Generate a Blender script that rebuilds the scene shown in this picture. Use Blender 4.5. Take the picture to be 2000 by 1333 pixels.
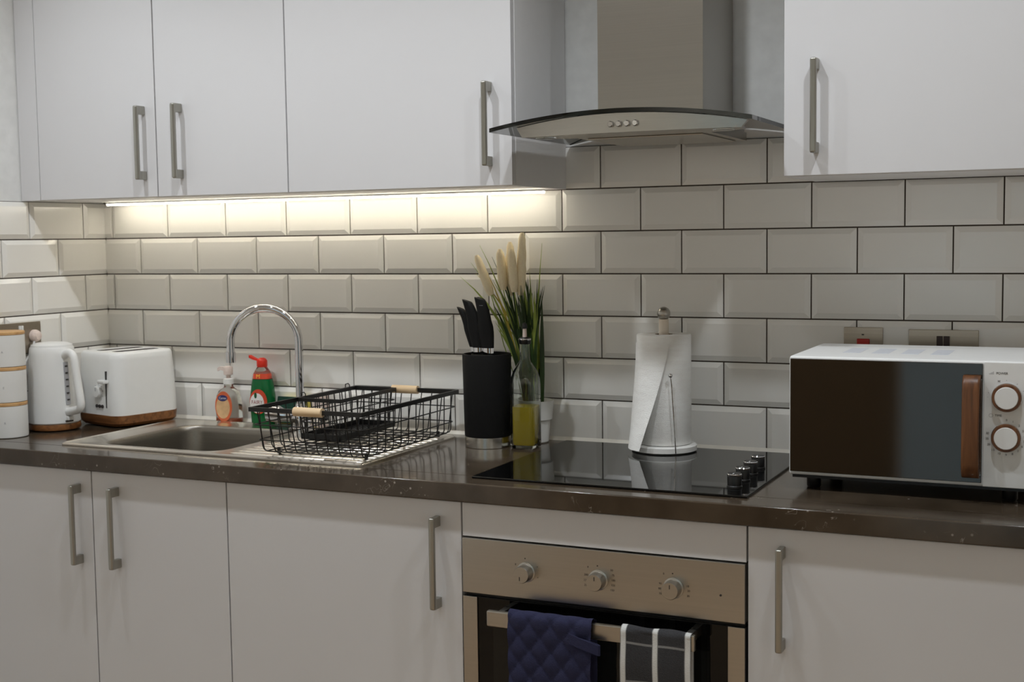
import bpy, bmesh, math, random
from mathutils import Vector, Matrix
random.seed(7)
for o in list(bpy.data.objects): bpy.data.objects.remove(o)
S = bpy.context.scene
COL = S.collection
PI = math.pi

# ------------------------------------------------------------------ camera
YAW, PITCH, ROLL = -0.4391, -0.0797, -0.0136
def cam_axes():
    cy, sy, cp, sp = math.cos(YAW), math.sin(YAW), math.cos(PITCH), math.sin(PITCH)
    f = Vector((sy*cp, cy*cp, sp)); r = Vector((cy, -sy, 0)); u = r.cross(f)
    cr, sr = math.cos(ROLL), math.sin(ROLL)
    return cr*r + sr*u, -sr*r + cr*u, f
cd = bpy.data.cameras.new('camera'); cam = bpy.data.objects.new('camera', cd); COL.objects.link(cam)
r_, u_, f_ = cam_axes()
M = Matrix((r_, u_, -f_)).transposed().to_4x4(); M.translation = (1.2378, -2.9367, 1.412)
cam.matrix_world = M
cd.sensor_width = 36; cd.lens = 2525.75/2000*36; cd.clip_start = 0.05
cd.dof.use_dof = True; cd.dof.focus_distance = 2.75; cd.dof.aperture_fstop = 6.3
S.camera = cam

# ------------------------------------------------------------------ world, exposure
w = bpy.data.worlds.new('world'); S.world = w; w.use_nodes = True
w.node_tree.nodes['Background'].inputs[0].default_value = (1.0, 0.97, 0.93, 1)
w.node_tree.nodes['Background'].inputs[1].default_value = 0.05
S.view_settings.view_transform = 'Standard'; S.view_settings.look = 'None'
S.view_settings.gamma = 1.0; S.view_settings.use_curve_mapping = False
S.view_settings.exposure = 0.0
DOWNLIGHT_W = 24.5      # the row over the worktop
ROOM_FILL_W = 51.0           # fill rows added further back in the room
LED_STRENGTH = 20.5
DOWNLIGHT_COL = (0.92, 0.97, 1.02)
ROOM_FILL_COL = (0.93, 0.98, 0.97)
LED_COL = (1.0, 0.92, 0.75)

# ------------------------------------------------------------------ materials
def lin(c):
    def g(v):
        v /= 255.0
        return v/12.92 if v <= 0.04045 else ((v+0.055)/1.055)**2.4
    return tuple(g(v) for v in c) + (1.0,)
def nt(name):
    m = bpy.data.materials.new(name); m.use_nodes = True
    return m, m.node_tree, m.node_tree.nodes['Principled BSDF']
def setp(p, **k):
    for a, v in k.items():
        a = a.replace('_', ' ')
        if a in p.inputs: p.inputs[a].default_value = v
def mat(name, rgb, rough=0.5, metal=0.0, var=0.04, scale=30, bump=0.0, bscale=200, stretch=None, **k):
    """base colour with slight noise variation and optional fine relief"""
    m, t, p = nt(name)
    setp(p, Roughness=rough, Metallic=metal, **k)
    c = lin(rgb)
    tc = t.nodes.new('ShaderNodeTexCoord'); mp = t.nodes.new('ShaderNodeMapping')
    t.links.new(tc.outputs['Object'], mp.inputs[0])
    if stretch: mp.inputs['Scale'].default_value = stretch
    n = t.nodes.new('ShaderNodeTexNoise'); n.inputs['Scale'].default_value = scale; n.inputs['Detail'].default_value = 4
    t.links.new(mp.outputs[0], n.inputs[0])
    cr = t.nodes.new('ShaderNodeValToRGB')
    cr.color_ramp.elements[0].position = 0.3; cr.color_ramp.elements[1].position = 0.7
    cr.color_ramp.elements[0].color = tuple(v*(1-var) for v in c[:3]) + (1,)
    cr.color_ramp.elements[1].color = tuple(min(1, v*(1+var)) for v in c[:3]) + (1,)
    t.links.new(n.outputs[0], cr.inputs[0]); t.links.new(cr.outputs[0], p.inputs['Base Color'])
    if bump:
        n2 = t.nodes.new('ShaderNodeTexNoise'); n2.inputs['Scale'].default_value = bscale; n2.inputs['Detail'].default_value = 3
        t.links.new(mp.outputs[0], n2.inputs[0])
        b = t.nodes.new('ShaderNodeBump'); b.inputs['Strength'].default_value = bump; b.inputs['Distance'].default_value = 0.002
        t.links.new(n2.outputs[0], b.inputs['Height']); t.links.new(b.outputs[0], p.inputs['Normal'])
    return m
def wood(name, a, b, rough=0.45, axis=0, scale=6):
    m, t, p = nt(name); setp(p, Roughness=rough)
    tc = t.nodes.new('ShaderNodeTexCoord'); mp = t.nodes.new('ShaderNodeMapping')
    sc = [14, 14, 14]; sc[axis] = 1.2; mp.inputs['Scale'].default_value = sc
    t.links.new(tc.outputs['Object'], mp.inputs[0])
    n = t.nodes.new('ShaderNodeTexNoise'); n.inputs['Scale'].default_value = scale; n.inputs['Detail'].default_value = 6; n.inputs['Distortion'].default_value = 0.6
    t.links.new(mp.outputs[0], n.inputs[0])
    cr = t.nodes.new('ShaderNodeValToRGB'); cr.color_ramp.elements[0].position = 0.32; cr.color_ramp.elements[1].position = 0.68
    cr.color_ramp.elements[0].color = lin(a); cr.color_ramp.elements[1].color = lin(b)
    t.links.new(n.outputs[0], cr.inputs[0]); t.links.new(cr.outputs[0], p.inputs['Base Color'])
    return m
def brushed(name, rgb, rough, axis, var=0.06):
    st = [300, 300, 300]; st[axis] = 3
    m = mat(name, rgb, rough, 1.0, var=var, scale=1.0, stretch=tuple(st))
    p = m.node_tree.nodes['Principled BSDF']; p.inputs['Anisotropic'].default_value = 0.5
    return m
def glass(name, rgb, rough=0.0, ior=1.45):
    m = mat(name, rgb, rough, var=0.0, Transmission_Weight=1.0, IOR=ior); return m
def emit(name, rgb, s):
    m, t, p = nt(name); setp(p, Base_Color=lin((255, 255, 255)), Emission_Strength=s)
    p.inputs['Emission Color'].default_value = tuple(rgb) + (1,)
    return m

def worktop_mat():
    m, t, p = nt('brown_quartz'); setp(p, Roughness=0.13, IOR=1.5)
    tc = t.nodes.new('ShaderNodeTexCoord')
    n = t.nodes.new('ShaderNodeTexNoise'); n.inputs['Scale'].default_value = 9; n.inputs['Detail'].default_value = 8
    t.links.new(tc.outputs['Object'], n.inputs[0])
    cr = t.nodes.new('ShaderNodeValToRGB'); cr.color_ramp.elements[0].color = lin((57, 47, 36)); cr.color_ramp.elements[1].color = lin((84, 72, 59))
    cr.color_ramp.elements[0].position = .3; cr.color_ramp.elements[1].position = .72
    t.links.new(n.outputs[0], cr.inputs[0])
    # thin broken veins: the zero crossing of a distorted noise, masked by a second noise
    v = t.nodes.new('ShaderNodeTexNoise'); v.inputs['Scale'].default_value = 26; v.inputs['Detail'].default_value = 2; v.inputs['Distortion'].default_value = 1.2
    t.links.new(tc.outputs['Object'], v.inputs[0])
    s = t.nodes.new('ShaderNodeMath'); s.operation = 'SUBTRACT'; s.inputs[1].default_value = 0.5; t.links.new(v.outputs[0], s.inputs[0])
    a = t.nodes.new('ShaderNodeMath'); a.operation = 'ABSOLUTE'; t.links.new(s.outputs[0], a.inputs[0])
    l = t.nodes.new('ShaderNodeMapRange'); l.inputs[1].default_value = 0.0; l.inputs[2].default_value = 0.006; l.inputs[3].default_value = 1; l.inputs[4].default_value = 0
    t.links.new(a.outputs[0], l.inputs[0])
    k = t.nodes.new('ShaderNodeTexNoise'); k.inputs['Scale'].default_value = 14; k.inputs['Detail'].default_value = 3
    t.links.new(tc.outputs['Object'], k.inputs[0])
    km = t.nodes.new('ShaderNodeMapRange'); km.inputs[1].default_value = 0.60; km.inputs[2].default_value = 0.70; t.links.new(k.outputs[0], km.inputs[0])
    mu = t.nodes.new('ShaderNodeMath'); mu.operation = 'MULTIPLY'; t.links.new(l.outputs[0], mu.inputs[0]); t.links.new(km.outputs[0], mu.inputs[1])
    vo = t.nodes.new('ShaderNodeTexVoronoi'); vo.inputs['Scale'].default_value = 55; t.links.new(tc.outputs['Object'], vo.inputs[0])
    sp = t.nodes.new('ShaderNodeMapRange'); sp.inputs[1].default_value = 0.17; sp.inputs[2].default_value = 0.08; t.links.new(vo.outputs['Distance'], sp.inputs[0])
    kq = t.nodes.new('ShaderNodeMapRange'); kq.inputs[1].default_value = 0.53; kq.inputs[2].default_value = 0.66; t.links.new(k.outputs[0], kq.inputs[0])
    sk = t.nodes.new('ShaderNodeMath'); sk.operation = 'MULTIPLY'; t.links.new(sp.outputs[0], sk.inputs[0]); t.links.new(kq.outputs[0], sk.inputs[1])
    mx = t.nodes.new('ShaderNodeMath'); mx.operation = 'MAXIMUM'; t.links.new(mu.outputs[0], mx.inputs[0]); t.links.new(sk.outputs[0], mx.inputs[1])
    m2 = t.nodes.new('ShaderNodeMath'); m2.operation = 'MULTIPLY'; m2.inputs[1].default_value = 0.6; t.links.new(mx.outputs[0], m2.inputs[0])
    mix = t.nodes.new('ShaderNodeMix'); mix.data_type = 'RGBA'
    t.links.new(m2.outputs[0], mix.inputs[0]); t.links.new(cr.outputs[0], mix.inputs[6]); mix.inputs[7].default_value = lin((200, 190, 178))
    t.links.new(mix.outputs[2], p.inputs['Base Color'])
    return m

def check_mat(xs, zs):
    """dark woven cloth with white stripes at the given local x and z places (flat woven pattern)"""
    m, t, p = nt('checked_cloth'); setp(p, Roughness=0.95)
    tc = t.nodes.new('ShaderNodeTexCoord'); sx = t.nodes.new('ShaderNodeSeparateXYZ')
    t.links.new(tc.outputs['UV'], sx.inputs[0])
    def stripes(sock, vals, half, gain):
        acc = None
        for v in vals:
            s = t.nodes.new('ShaderNodeMath'); s.operation = 'SUBTRACT'; s.inputs[1].default_value = v; t.links.new(sock, s.inputs[0])
            a = t.nodes.new('ShaderNodeMath'); a.operation = 'ABSOLUTE'; t.links.new(s.outputs[0], a.inputs[0])
            r = t.nodes.new('ShaderNodeMapRange'); r.inputs[1].default_value = half*1.25; r.inputs[2].default_value = half*.75; r.inputs[4].default_value = gain
            t.links.new(a.outputs[0], r.inputs[0])
            if acc is None: acc = r.outputs[0]
            else:
                q = t.nodes.new('ShaderNodeMath'); q.operation = 'MAXIMUM'; t.links.new(acc, q.inputs[0]); t.links.new(r.outputs[0], q.inputs[1]); acc = q.outputs[0]
        return acc
    a = stripes(sx.outputs[0], xs, 0.0052, 0.9); b = stripes(sx.outputs[1], zs, 0.0022, 0.28)
    q = t.nodes.new('ShaderNodeMath'); q.operation = 'MAXIMUM'; t.links.new(a, q.inputs[0]); t.links.new(b, q.inputs[1])
    n = t.nodes.new('ShaderNodeTexNoise'); n.inputs['Scale'].default_value = 500; t.links.new(tc.outputs['Object'], n.inputs[0])
    cr = t.nodes.new('ShaderNodeValToRGB'); cr.color_ramp.elements[0].color = lin((34, 34, 36)); cr.color_ramp.elements[1].color = lin((70, 70, 73))
    t.links.new(n.outputs[0], cr.inputs[0])
    mix = t.nodes.new('ShaderNodeMix'); mix.data_type = 'RGBA'; t.links.new(q.outputs[0], mix.inputs[0]); t.links.new(cr.outputs[0], mix.inputs[6]); mix.inputs[7].default_value = lin((225, 225, 222))
    t.links.new(mix.outputs[2], p.inputs['Base Color'])
    bu = t.nodes.new('ShaderNodeBump'); bu.inputs['Strength'].default_value = .5; bu.inputs['Distance'].default_value = .002
    t.links.new(n.outputs[0], bu.inputs['Height']); t.links.new(bu.outputs[0], p.inputs['Normal'])
    return m

MT = dict(
    plaster=mat('white_plaster', (242, 242, 240), 0.9, bump=.1, bscale=120),
    ceil=mat('ceiling_paint', (232, 232, 230), 0.95),
    tile=mat('white_glazed_tile', (240, 238, 233), 0.16, var=.015, scale=4, IOR=1.5),
    grout=mat('dark_grout', (78, 68, 60), 0.95, bump=.3),
    door=mat('white_satin_door', (216, 215, 216), 0.30, var=.01, scale=3, IOR=1.45),
    carcass=mat('white_melamine', (236, 235, 235), 0.5, var=.01),
    handle=brushed('brushed_nickel', (170, 168, 160), 0.36, 2),
    steel=brushed('brushed_steel', (182, 178, 171), 0.30, 0, .025),
    steelv=brushed('brushed_steel_upright', (172, 168, 161), 0.33, 0, .025),
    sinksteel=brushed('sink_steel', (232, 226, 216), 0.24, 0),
    shadedbowl=brushed('shaded_bowl_steel', (150, 145, 137), 0.34, 0),  # deck steel darkened: the bowl's dim self-reflection is put into the colour
    bandsteel=brushed('polished_band_steel', (205, 203, 198), 0.2, 0, .02),
    chrome=mat('chrome', (225, 225, 228), 0.05, 1.0, var=0),
    worktop=worktop_mat(),
    silicone=mat('white_silicone', (226, 222, 212), 0.5),
    blackglass=mat('black_glass', (9, 9, 9), 0.04, var=0, IOR=1.38),
    black=mat('matt_black', (15, 15, 15), 0.6, bump=.2, bscale=400, IOR=1.3),
    blackwire=mat('black_coated_wire', (18, 17, 16), 0.4),
    blackplastic=mat('black_plastic', (14, 14, 15), 0.3),
    hoodglass=glass('smoked_glass', (58, 64, 61), ior=1.5),
    glass=glass('clear_glass', (244, 248, 244)),
    oil=mat('olive_oil', (236, 208, 52), 0.05, var=0, Transmission_Weight=0.45, IOR=1.36),
    white=mat('white_plastic', (232, 232, 230), 0.28, var=.01),
    whitematt=mat('white_enamel', (236, 236, 234), 0.4, var=.01),
    ceramic=mat('white_ceramic', (235, 234, 230), 0.2, var=.01),
    darkwood=wood('walnut_wood', (82, 49, 26), (122, 77, 43), .4, 2),
    basewood=wood('brown_wood_base', (104, 64, 32), (150, 98, 52), .45, 0),
    addedpanel=wood('dark_added_panel_wood', (82, 66, 46), (104, 84, 60), .5, 2),
    lidwood=wood('bamboo', (196, 150, 98), (220, 178, 124), .5, 0),
    palewood=wood('pale_wood', (216, 184, 142), (234, 206, 166), .5, 0),
    limedwood=wood('limed_wood', (222, 208, 190), (236, 224, 208), .6, 2),
    paper=mat('white_paper', (252, 250, 246), 0.95, bump=.6, bscale=260, stretch=(1, 1, 4)),
    kraft=mat('cardboard', (170, 140, 108), .9),
    leafd=mat('dark_leaf', (44, 66, 26), 0.5, var=.3, scale=20),
    leafl=mat('light_leaf', (150, 168, 74), 0.5, var=.25, scale=20),
    leafy=mat('yellow_leaf', (190, 172, 62), 0.5, var=.2, scale=20),
    spike=mat('cream_plume', (255, 238, 203), 0.95, var=.04, scale=200, bump=.4, bscale=400),
    soil=mat('soil', (50, 38, 28), 0.95, bump=1, bscale=150),
    green=mat('green_liquid_soap', (10, 96, 48), 0.12, var=.05, IOR=1.4),
    clearplastic=glass('clear_plastic', (240, 244, 240), .05),
    red=mat('red_plastic', (226, 46, 24), 0.3, var=.02),
    orange=mat('orange_label', (214, 104, 62), 0.4, var=.05),
    tan=mat('tan_label', (216, 176, 130), 0.45, var=.12, scale=80),
    amber=mat('amber_liquid_soap', (204, 98, 66), 0.15, var=.05),
    labelred=mat('red_label', (214, 74, 44), .4), labelwhite=mat('white_label', (238, 236, 232), .4),
    labelblue=mat('navy_label', (44, 46, 104), .4), labelyellow=mat('yellow_label', (240, 190, 70), .4),
    labelgreen=mat('green_label', (16, 84, 44), .4),
    ink=mat('dark_ink', (52, 48, 46), .6), inkgrey=mat('grey_ink', (168, 168, 172), .6), inkred=mat('maroon_ink', (150, 50, 44), .5),
    inkwhite=mat('white_ink', (232, 232, 236), .5),
    spongey=mat('yellow_sponge', (236, 222, 110), .95, bump=1, bscale=180), spongeg=mat('green_scourer', (22, 62, 48), .95, bump=1, bscale=300),
    spongep=mat('pale_pink_sponge', (226, 208, 198), .95, bump=1, bscale=180),
    plate=brushed('satin_steel_plate', (170, 160, 146), 0.32, 0),
    rocker=mat('red_rocker', (176, 32, 22), .3), darkplastic=mat('dark_brown_plastic', (52, 34, 28), .4),
    navy=mat('navy_quilted_cotton', (36, 38, 70), 0.9, bump=.5, bscale=500),
    mwglass=mat('smoked_door_glass', (40, 31, 21), 0.05, var=0, IOR=1.75),
    ovenwindow=mat('oven_window_glass', (24, 24, 22), 0.06, var=0, IOR=1.4),
    mwprint=mat('pale_blue_sticker', (216, 219, 226), .4),
    floor=wood('oak_floor', (138, 114, 90), (168, 142, 114), .45, 0, 3),
    roomwall=mat('taupe_wall', (206, 199, 188), .9), addeddoor=mat('pale_blue_added_door', (196, 226, 244), .5),
)
MT['ledon'] = emit('led_diffuser', LED_COL, LED_STRENGTH)
MT['lens'] = emit('downlight_lens', DOWNLIGHT_COL, 9.0)
MT['check'] = check_mat((0.006, 0.069, 0.133), (0.055, 0.13, 0.205, 0.28))

# ------------------------------------------------------------------ mesh helpers
class B:
    def __init__(s): s.bm = bmesh.new(); s.bev = False
    def box(s, x0, y0, z0, x1, y1, z1, bev=0, seg=2):
        c = Vector(((x0+x1)/2, (y0+y1)/2, (z0+z1)/2))
        r = bmesh.ops.create_cube(s.bm, size=1, matrix=Matrix.Translation(c) @ Matrix.Diagonal((abs(x1-x0), abs(y1-y0), abs(z1-z0), 1)))
        if bev:
            s.bev = True
            es = list({e for v in r['verts'] for e in v.link_edges})
            bmesh.ops.bevel(s.bm, geom=es, offset=bev, segments=seg, affect='EDGES', profile=.5)
        return s
    def loft(s, loops, cap0=True, cap1=True, closed=False):
        rings = [[s.bm.verts.new(p) for p in L] for L in loops]
        n = len(rings[0])
        pairs = list(zip(rings, rings[1:])) + ([(rings[-1], rings[0])] if closed else [])
        for a, b in pairs:
            for i in range(n):
                j = (i+1) % n
                s.bm.faces.new((a[i], a[j], b[j], b[i]))
        if not closed:
            if cap0: s.bm.faces.new(list(reversed(rings[0])))
            if cap1: s.bm.faces.new(rings[-1])
        return s
    def lathe(s, prof, c=(0, 0, 0), seg=32, cap0=True, cap1=True, axis='z'):
        def P(r, h, a):
            u, v = r*math.cos(a), r*math.sin(a)
            return {'z': (c[0]+u, c[1]+v, c[2]+h), 'y': (c[0]+u, c[1]-h, c[2]+v), 'x': (c[0]+h, c[1]+u, c[2]+v)}[axis]
        return s.loft([[P(max(r, 1e-5), h, 2*PI*i/seg) for i in range(seg)] for r, h in prof], cap0, cap1)
    def cyl(s, p0, p1, r0, r1=None, seg=20):
        return s.tube([p0, p1], r0, seg, radii=[r0, r0 if r1 is None else r1])
    def tube(s, pts, r, seg=8, closed=False, radii=None, flat=None):
        pts = [Vector(p) for p in pts]; n = len(pts); loops = []
        up = None
        for i, p in enumerate(pts):
            if closed: t = pts[(i+1) % n] - pts[i-1]
            else: t = pts[min(i+1, n-1)] - pts[max(i-1, 0)]
            t.normalize()
            if up is None: up = Vector((0, 0, 1)) if abs(t.z) < .9 else Vector((0, 1, 0))
            a = t.cross(up)
            if a.length < 1e-4: a = t.cross(Vector((1, 0, 0)))
            a.normalize(); b = a.cross(t).normalized(); up = b
            rr = radii[i] if radii else r
            loops.append([p + rr*(math.cos(2*PI*k/seg)*a + math.sin(2*PI*k/seg)*b) for k in range(seg)])
        return s.loft(loops, closed=closed)
    def prism(s, poly, d0, d1, axis='y'):
        f = {'y': lambda a, b, d: (a, d, b), 'z': lambda a, b, d: (a, b, d), 'x': lambda a, b, d: (d, a, b)}[axis]
        return s.loft([[f(a, b, d0) for a, b in poly], [f(a, b, d1) for a, b in poly]])
    def fill(s, outer, holes):
        es = []
        for L in [outer] + holes:
            vs = [s.bm.verts.new(p) for p in L]
            es += [s.bm.edges.new((vs[i], vs[(i+1) % len(vs)])) for i in range(len(vs))]
        bmesh.ops.triangle_fill(s.bm, use_beauty=True, use_dissolve=False, edges=es)
        return s
    def grid(s, fn, nu, nv, thick=0):
        vs = [[s.bm.verts.new(fn(i/nu, j/nv)) for j in range(nv+1)] for i in range(nu+1)]
        for i in range(nu):
            for j in range(nv): s.bm.faces.new((vs[i][j], vs[i+1][j], vs[i+1][j+1], vs[i][j+1]))
        if thick: bmesh.ops.solidify(s.bm, geom=s.bm.faces[:], thickness=thick)
        return s
    def sphere(s, c, r, sx=1, sy=1, sz=1, seg=16):
        bmesh.ops.create_uvsphere(s.bm, u_segments=seg, v_segments=seg//2, radius=r, matrix=Matrix.Translation(c) @ Matrix.Diagonal((sx, sy, sz, 1)))
        return s
def rrect(cx, cy, w, d, r, n=5):
    out = []
    for qx, qy, a0 in ((1, 1, 0), (-1, 1, PI/2), (-1, -1, PI), (1, -1, 1.5*PI)):
        for i in range(n+1):
            a = a0 + (PI/2)*i/n
            out.append((cx + qx*(w/2-r) + r*math.cos(a), cy + qy*(d/2-r) + r*math.sin(a)))
    return out
def at_z(L, z): return [(a, b, z) for a, b in L]

def root(o):
    while o.parent: o = o.parent
    return o
def part(name, b, m, parent=None, local=False, ang=35, weld=True):
    bm = b.bm
    if weld: bmesh.ops.remove_doubles(bm, verts=bm.verts[:], dist=1e-6)
    bmesh.ops.recalc_face_normals(bm, faces=bm.faces[:])
    if parent and not local:
        L = root(parent).location
        bmesh.ops.translate(bm, verts=bm.verts[:], vec=-L)
    me = bpy.data.meshes.new(name); bm.to_mesh(me); bm.free()
    me.materials.append(MT[m] if isinstance(m, str) else m)
    for p in me.polygons: p.use_smooth = True
    me.set_sharp_from_angle(angle=math.radians(ang))
    o = bpy.data.objects.new(name, me); COL.objects.link(o)
    if b.bev:                       # keep the broad faces flat, only the bevels round
        wn = o.modifiers.new('weighted_normals', 'WEIGHTED_NORMAL'); wn.keep_sharp = True; wn.weight = 100
    if parent: o.parent = parent
    return o
def tag(o, label, cat, group=None):
    o['label'] = label; o['category'] = cat
    if group: o['group'] = group
    return o
def thing(name, label, cat, loc=(0, 0, 0), rz=0, group=None):
    o = bpy.data.objects.new(name, None); COL.objects.link(o); o.empty_display_size = .05
    o.location = loc; o.rotation_euler = (0, 0, rz)
    return tag(o, label, cat, group)
def struct(o): o['kind'] = 'structure'; return o
def copy(o, parent=None, loc=None):
    c = o.copy(); COL.objects.link(c)
    if parent: c.parent = parent
    if loc is not None: c.location = loc
    return c
def text(name, s, size, loc, m, parent, rot=(PI/2, 0, 0), local=False, align='CENTER', sx=1):
    cu = bpy.data.curves.new('t', 'FONT'); cu.body = s; cu.size = size; cu.align_x = align; cu.align_y = 'CENTER'; cu.extrude = .0001
    t = bpy.data.objects.new('t', cu); COL.objects.link(t)
    dg = bpy.context.evaluated_depsgraph_get(); dg.update()
    me = bpy.data.meshes.new_from_object(t.evaluated_get(dg))
    bpy.data.objects.remove(t)
    from mathutils import Euler
    L = Vector((0, 0, 0)) if local else root(parent).location
    me.transform(Matrix.Translation(Vector(loc)-L) @ Euler(rot).to_matrix().to_4x4() @ Matrix.Diagonal((sx, 1, 1, 1)))
    me.materials.clear(); me.materials.append(MT[m])
    o = bpy.data.objects.new(name, me); COL.objects.link(o); o.parent = parent
    return o

# ------------------------------------------------------------------ setting
XL, XR, YF, ZC = -1.4547, 3.0, -4.4, 2.5      # left wall, right wall, wall behind the camera, ceiling
PX, PZ, Z0 = 0.203, 0.103, 1.528              # tile pitch, height of the joint under the wall units
ZW = 0.91                                     # worktop top
struct(part('floor', B().box(XL-.1, YF-.1, -.1, XR+.1, .102, 0), 'floor'))
struct(part('ceiling', B().box(XL-.1, YF-.1, ZC, XR+.1, .102, ZC+.1), 'ceil'))
wb = struct(part('wall_back', B().box(XL-.1, .002, 0, XR+.1, .1, ZC), 'plaster'))
wl = struct(part('wall_left', B().box(XL-.1, YF, 0, XL-.002, .002, ZC), 'plaster'))
struct(part('wall_right', B().box(XR, YF, 0, XR+.1, .002, ZC), 'plaster'))
struct(part('wall_front', B().box(XL-.1, YF-.1, 0, XR+.1, YF, ZC), 'roomwall'))
for i, (a, c) in enumerate(((XL, .26), (1.16, XR))):
    struct(part('trim_%d' % (3+i), B().box(a+.001, YF+.001, .001, c, YF+.02, 1.15, .003), 'addedpanel'))  # unseen dark panelling, added for brown reflections in the microwave door
d1 = struct(part('added_door_1', B().box(.30, YF+.002, .03, 1.12, YF+.04, 2.0, .004), 'addeddoor'))  # unseen door, added to reflect as a pale patch in the microwave glass
part('added_door_handle', B().cyl((.38, YF+.04, 1.0), (.38, YF+.08, 1.0), .01).cyl((.38, YF+.08, 1.0), (.49, YF+.08, 1.0), .009), 'handle', d1)

# tiles
XT = 1.84
part('grout', B().box(XL, 0, ZW-.02, XT, .0025, Z0+PZ), 'grout', wb)
part('grout', B().box(XL-.0025, -1.30, ZW-.02, XL, 0, Z0), 'grout', wl)
TG, TE, TT, TB = .0016, .0035, .0085, .0125   # half joint, edge thickness, face thickness, bevel width
_tm = {}
def tile_mesh(w, h, bl, br, bt, bb):
    key = (round(w, 4), round(h, 4), bl, br, bt, bb)
    if key in _tm: return _tm[key]
    bm = bmesh.new()
    def ring(y, l, r, b, t): return [bm.verts.new(p) for p in ((l, y, b), (r, y, b), (r, y, t), (l, y, t))]
    a = ring(0, 0, w, 0, h); e = ring(-TE, 0, w, 0, h)
    f = ring(-TT, TB*bl, w-TB*br, TB*bb, h-TB*bt)
    for p, q in ((a, e), (e, f)):
        for i in range(4):
            j = (i+1) % 4; bm.faces.new((p[i], p[j], q[j], q[i]))
    bm.faces.new(f); bmesh.ops.recalc_face_normals(bm, faces=bm.faces[:])
    me = bpy.data.meshes.new('tile'); bm.to_mesh(me); bm.free(); me.materials.append(MT['tile'])
    _tm[key] = me; return me
def place_tile(u0, u1, lim0, lim1, zb, zt, parent, left):
    a, b = max(u0+TG, lim0), min(u1-TG, lim1)
    if b-a < .012: return
    bl, br = int(a > lim0 + 1e-6), int(b < lim1 - 1e-6)
    bb = int(zb > ZW + 1e-6)
    if b-a < .03: bl = br = 0
    z0 = zb+TG if bb else ZW+.004
    me = tile_mesh(b-a, zt-TG-z0, bl, br, 1, bb)
    o = bpy.data.objects.new('tile', me); COL.objects.link(o); o.parent = parent
    if left: o.location = (XL, a, z0); o.rotation_euler = (0, 0, PI/2)
    else: o.location = (a, 0, z0)
for row in range(-1, 6):
    zt = Z0 - row*PZ; zb = Z0-(row+1)*PZ
    if row == 5: zb = ZW
    off = 0 if row % 2 == 0 else .5
    for k in range(-8, 10):
        u0, u1 = (k+off)*PX, (k+off+1)*PX
        if row == -1:
            if u1 < .015 or u0 > .62: continue
            place_tile(u0, u1, .0, .6175, zb, zt, wb, False)
        else:
            place_tile(u0, u1, XL+TT, XT, zb, zt, wb, False)
    if row >= 0:
        for n in range(-2, 7):
            y1 = -(.0893 + (n+off)*PX); y0 = y1-PX
            place_tile(y0, y1, -1.30, -.001, zb, zt, wl, True)
tr = struct(part('trim_1', B().prism([(0-TT, ZW), (0-TT-.007, ZW), (0-TT, ZW+.009)], XL+.01, XT, 'x'), 'silicone'))
tr2 = struct(part('trim_2', B().prism([(XL+TT, ZW), (XL+TT+.007, ZW), (XL+TT, ZW+.009)], -.62, -.01, 'y'), 'silicone'))

# ------------------------------------------------------------------ ceiling downlights
def downlight(x, y, watt, label, group, col=DOWNLIGHT_COL, cone=150):
    t = thing('ceiling_downlight', label, 'light', (x, y, ZC), group=group)
    part('trim_ring', B().lathe([(.032, 0), (.044, 0), (.043, -.006), (.034, -.008)], seg=24, cap0=False, cap1=False), 'white', t, local=True)
    part('lens', B().lathe([(0, -.001), (.032, -.001), (.032, -.003), (0, -.003)], seg=24), 'lens', t, local=True)
    L = bpy.data.lights.new('downlight', 'SPOT'); L.energy = watt; L.color = col; L.shadow_soft_size = .03
    L.spot_size = math.radians(cone); L.spot_blend = .8
    o = bpy.data.objects.new('downlight_bulb', L); COL.objects.link(o); o.parent = t; o.location = (0, 0, -.015)
for x in (-1.05, -.36, .34, 1.04):
    downlight(x, -.95, DOWNLIGHT_W, 'round white ceiling downlight above the worktop edge', 'downlights above the worktop')
for y in (-3.2, -4.0):
    for x in (-.7, .75, 2.2):
        downlight(x, y, ROOM_FILL_W, 'round white ceiling downlight added out in the room for fill', 'added fill downlights in the room', ROOM_FILL_COL, 125)  # unseen lamps, added to fill the room with light

# ------------------------------------------------------------------ kitchen units
X0, X1, X2, X3, X4, X5 = -1.385, -.985, -.586, .0145, .6175, 1.2175
YU, YB = -.315, -.590           # door fronts of wall and base units
DT = .018
def bar_handle(x, z0, z1, yf, parent):
    """square-footed bar pull"""
    w, d = .0065, .034
    b = B().box(x-w, yf-d, z0, x+w, yf-d+.011, z1, .0042, 3)
    b.box(x-w+.0004, yf-d+.004, z0+.0003, x+w-.0004, yf, z0+.022, .0015).box(x-w+.0004, yf-d+.004, z1-.022, x+w-.0004, yf, z1-.0003, .0015)
    return part('handle', b, 'handle', parent)
def unit(name, label, x0, x1, z0, z1, yf, doors, hz, yback=-.002, group=None, extra=None):
    """carcass with doors: doors = [(x0, x1, handle x)]"""
    t = thing(name, label, 'cabinet', ((x0+x1)/2, (yf+yback)/2, z0), group=group)
    part('carcass', B().box(x0+.0005, yf+DT+.001, z0, x1-.0005, yback, z1), 'carcass', t)
    for a, b_, hx in doors:
        d = part('door', B().box(a+.0017, yf, z0+.001, b_-.0017, yf+DT, z1-.001, .0012), 'door', t)
        bar_handle(hx, hz[0], hz[1], yf, d)
    return t
YBK = -TT-.0005
HU, HB = (1.572, 1.759), (.640, .835)
u = unit('wall_cabinet', 'white two-door wall cabinet with paired bar handles in the tiled corner', X0, X2, Z0, 2.25, YU, [(X0, X1, -1.024), (X1, X2, -.906)], HU, YBK)
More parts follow.
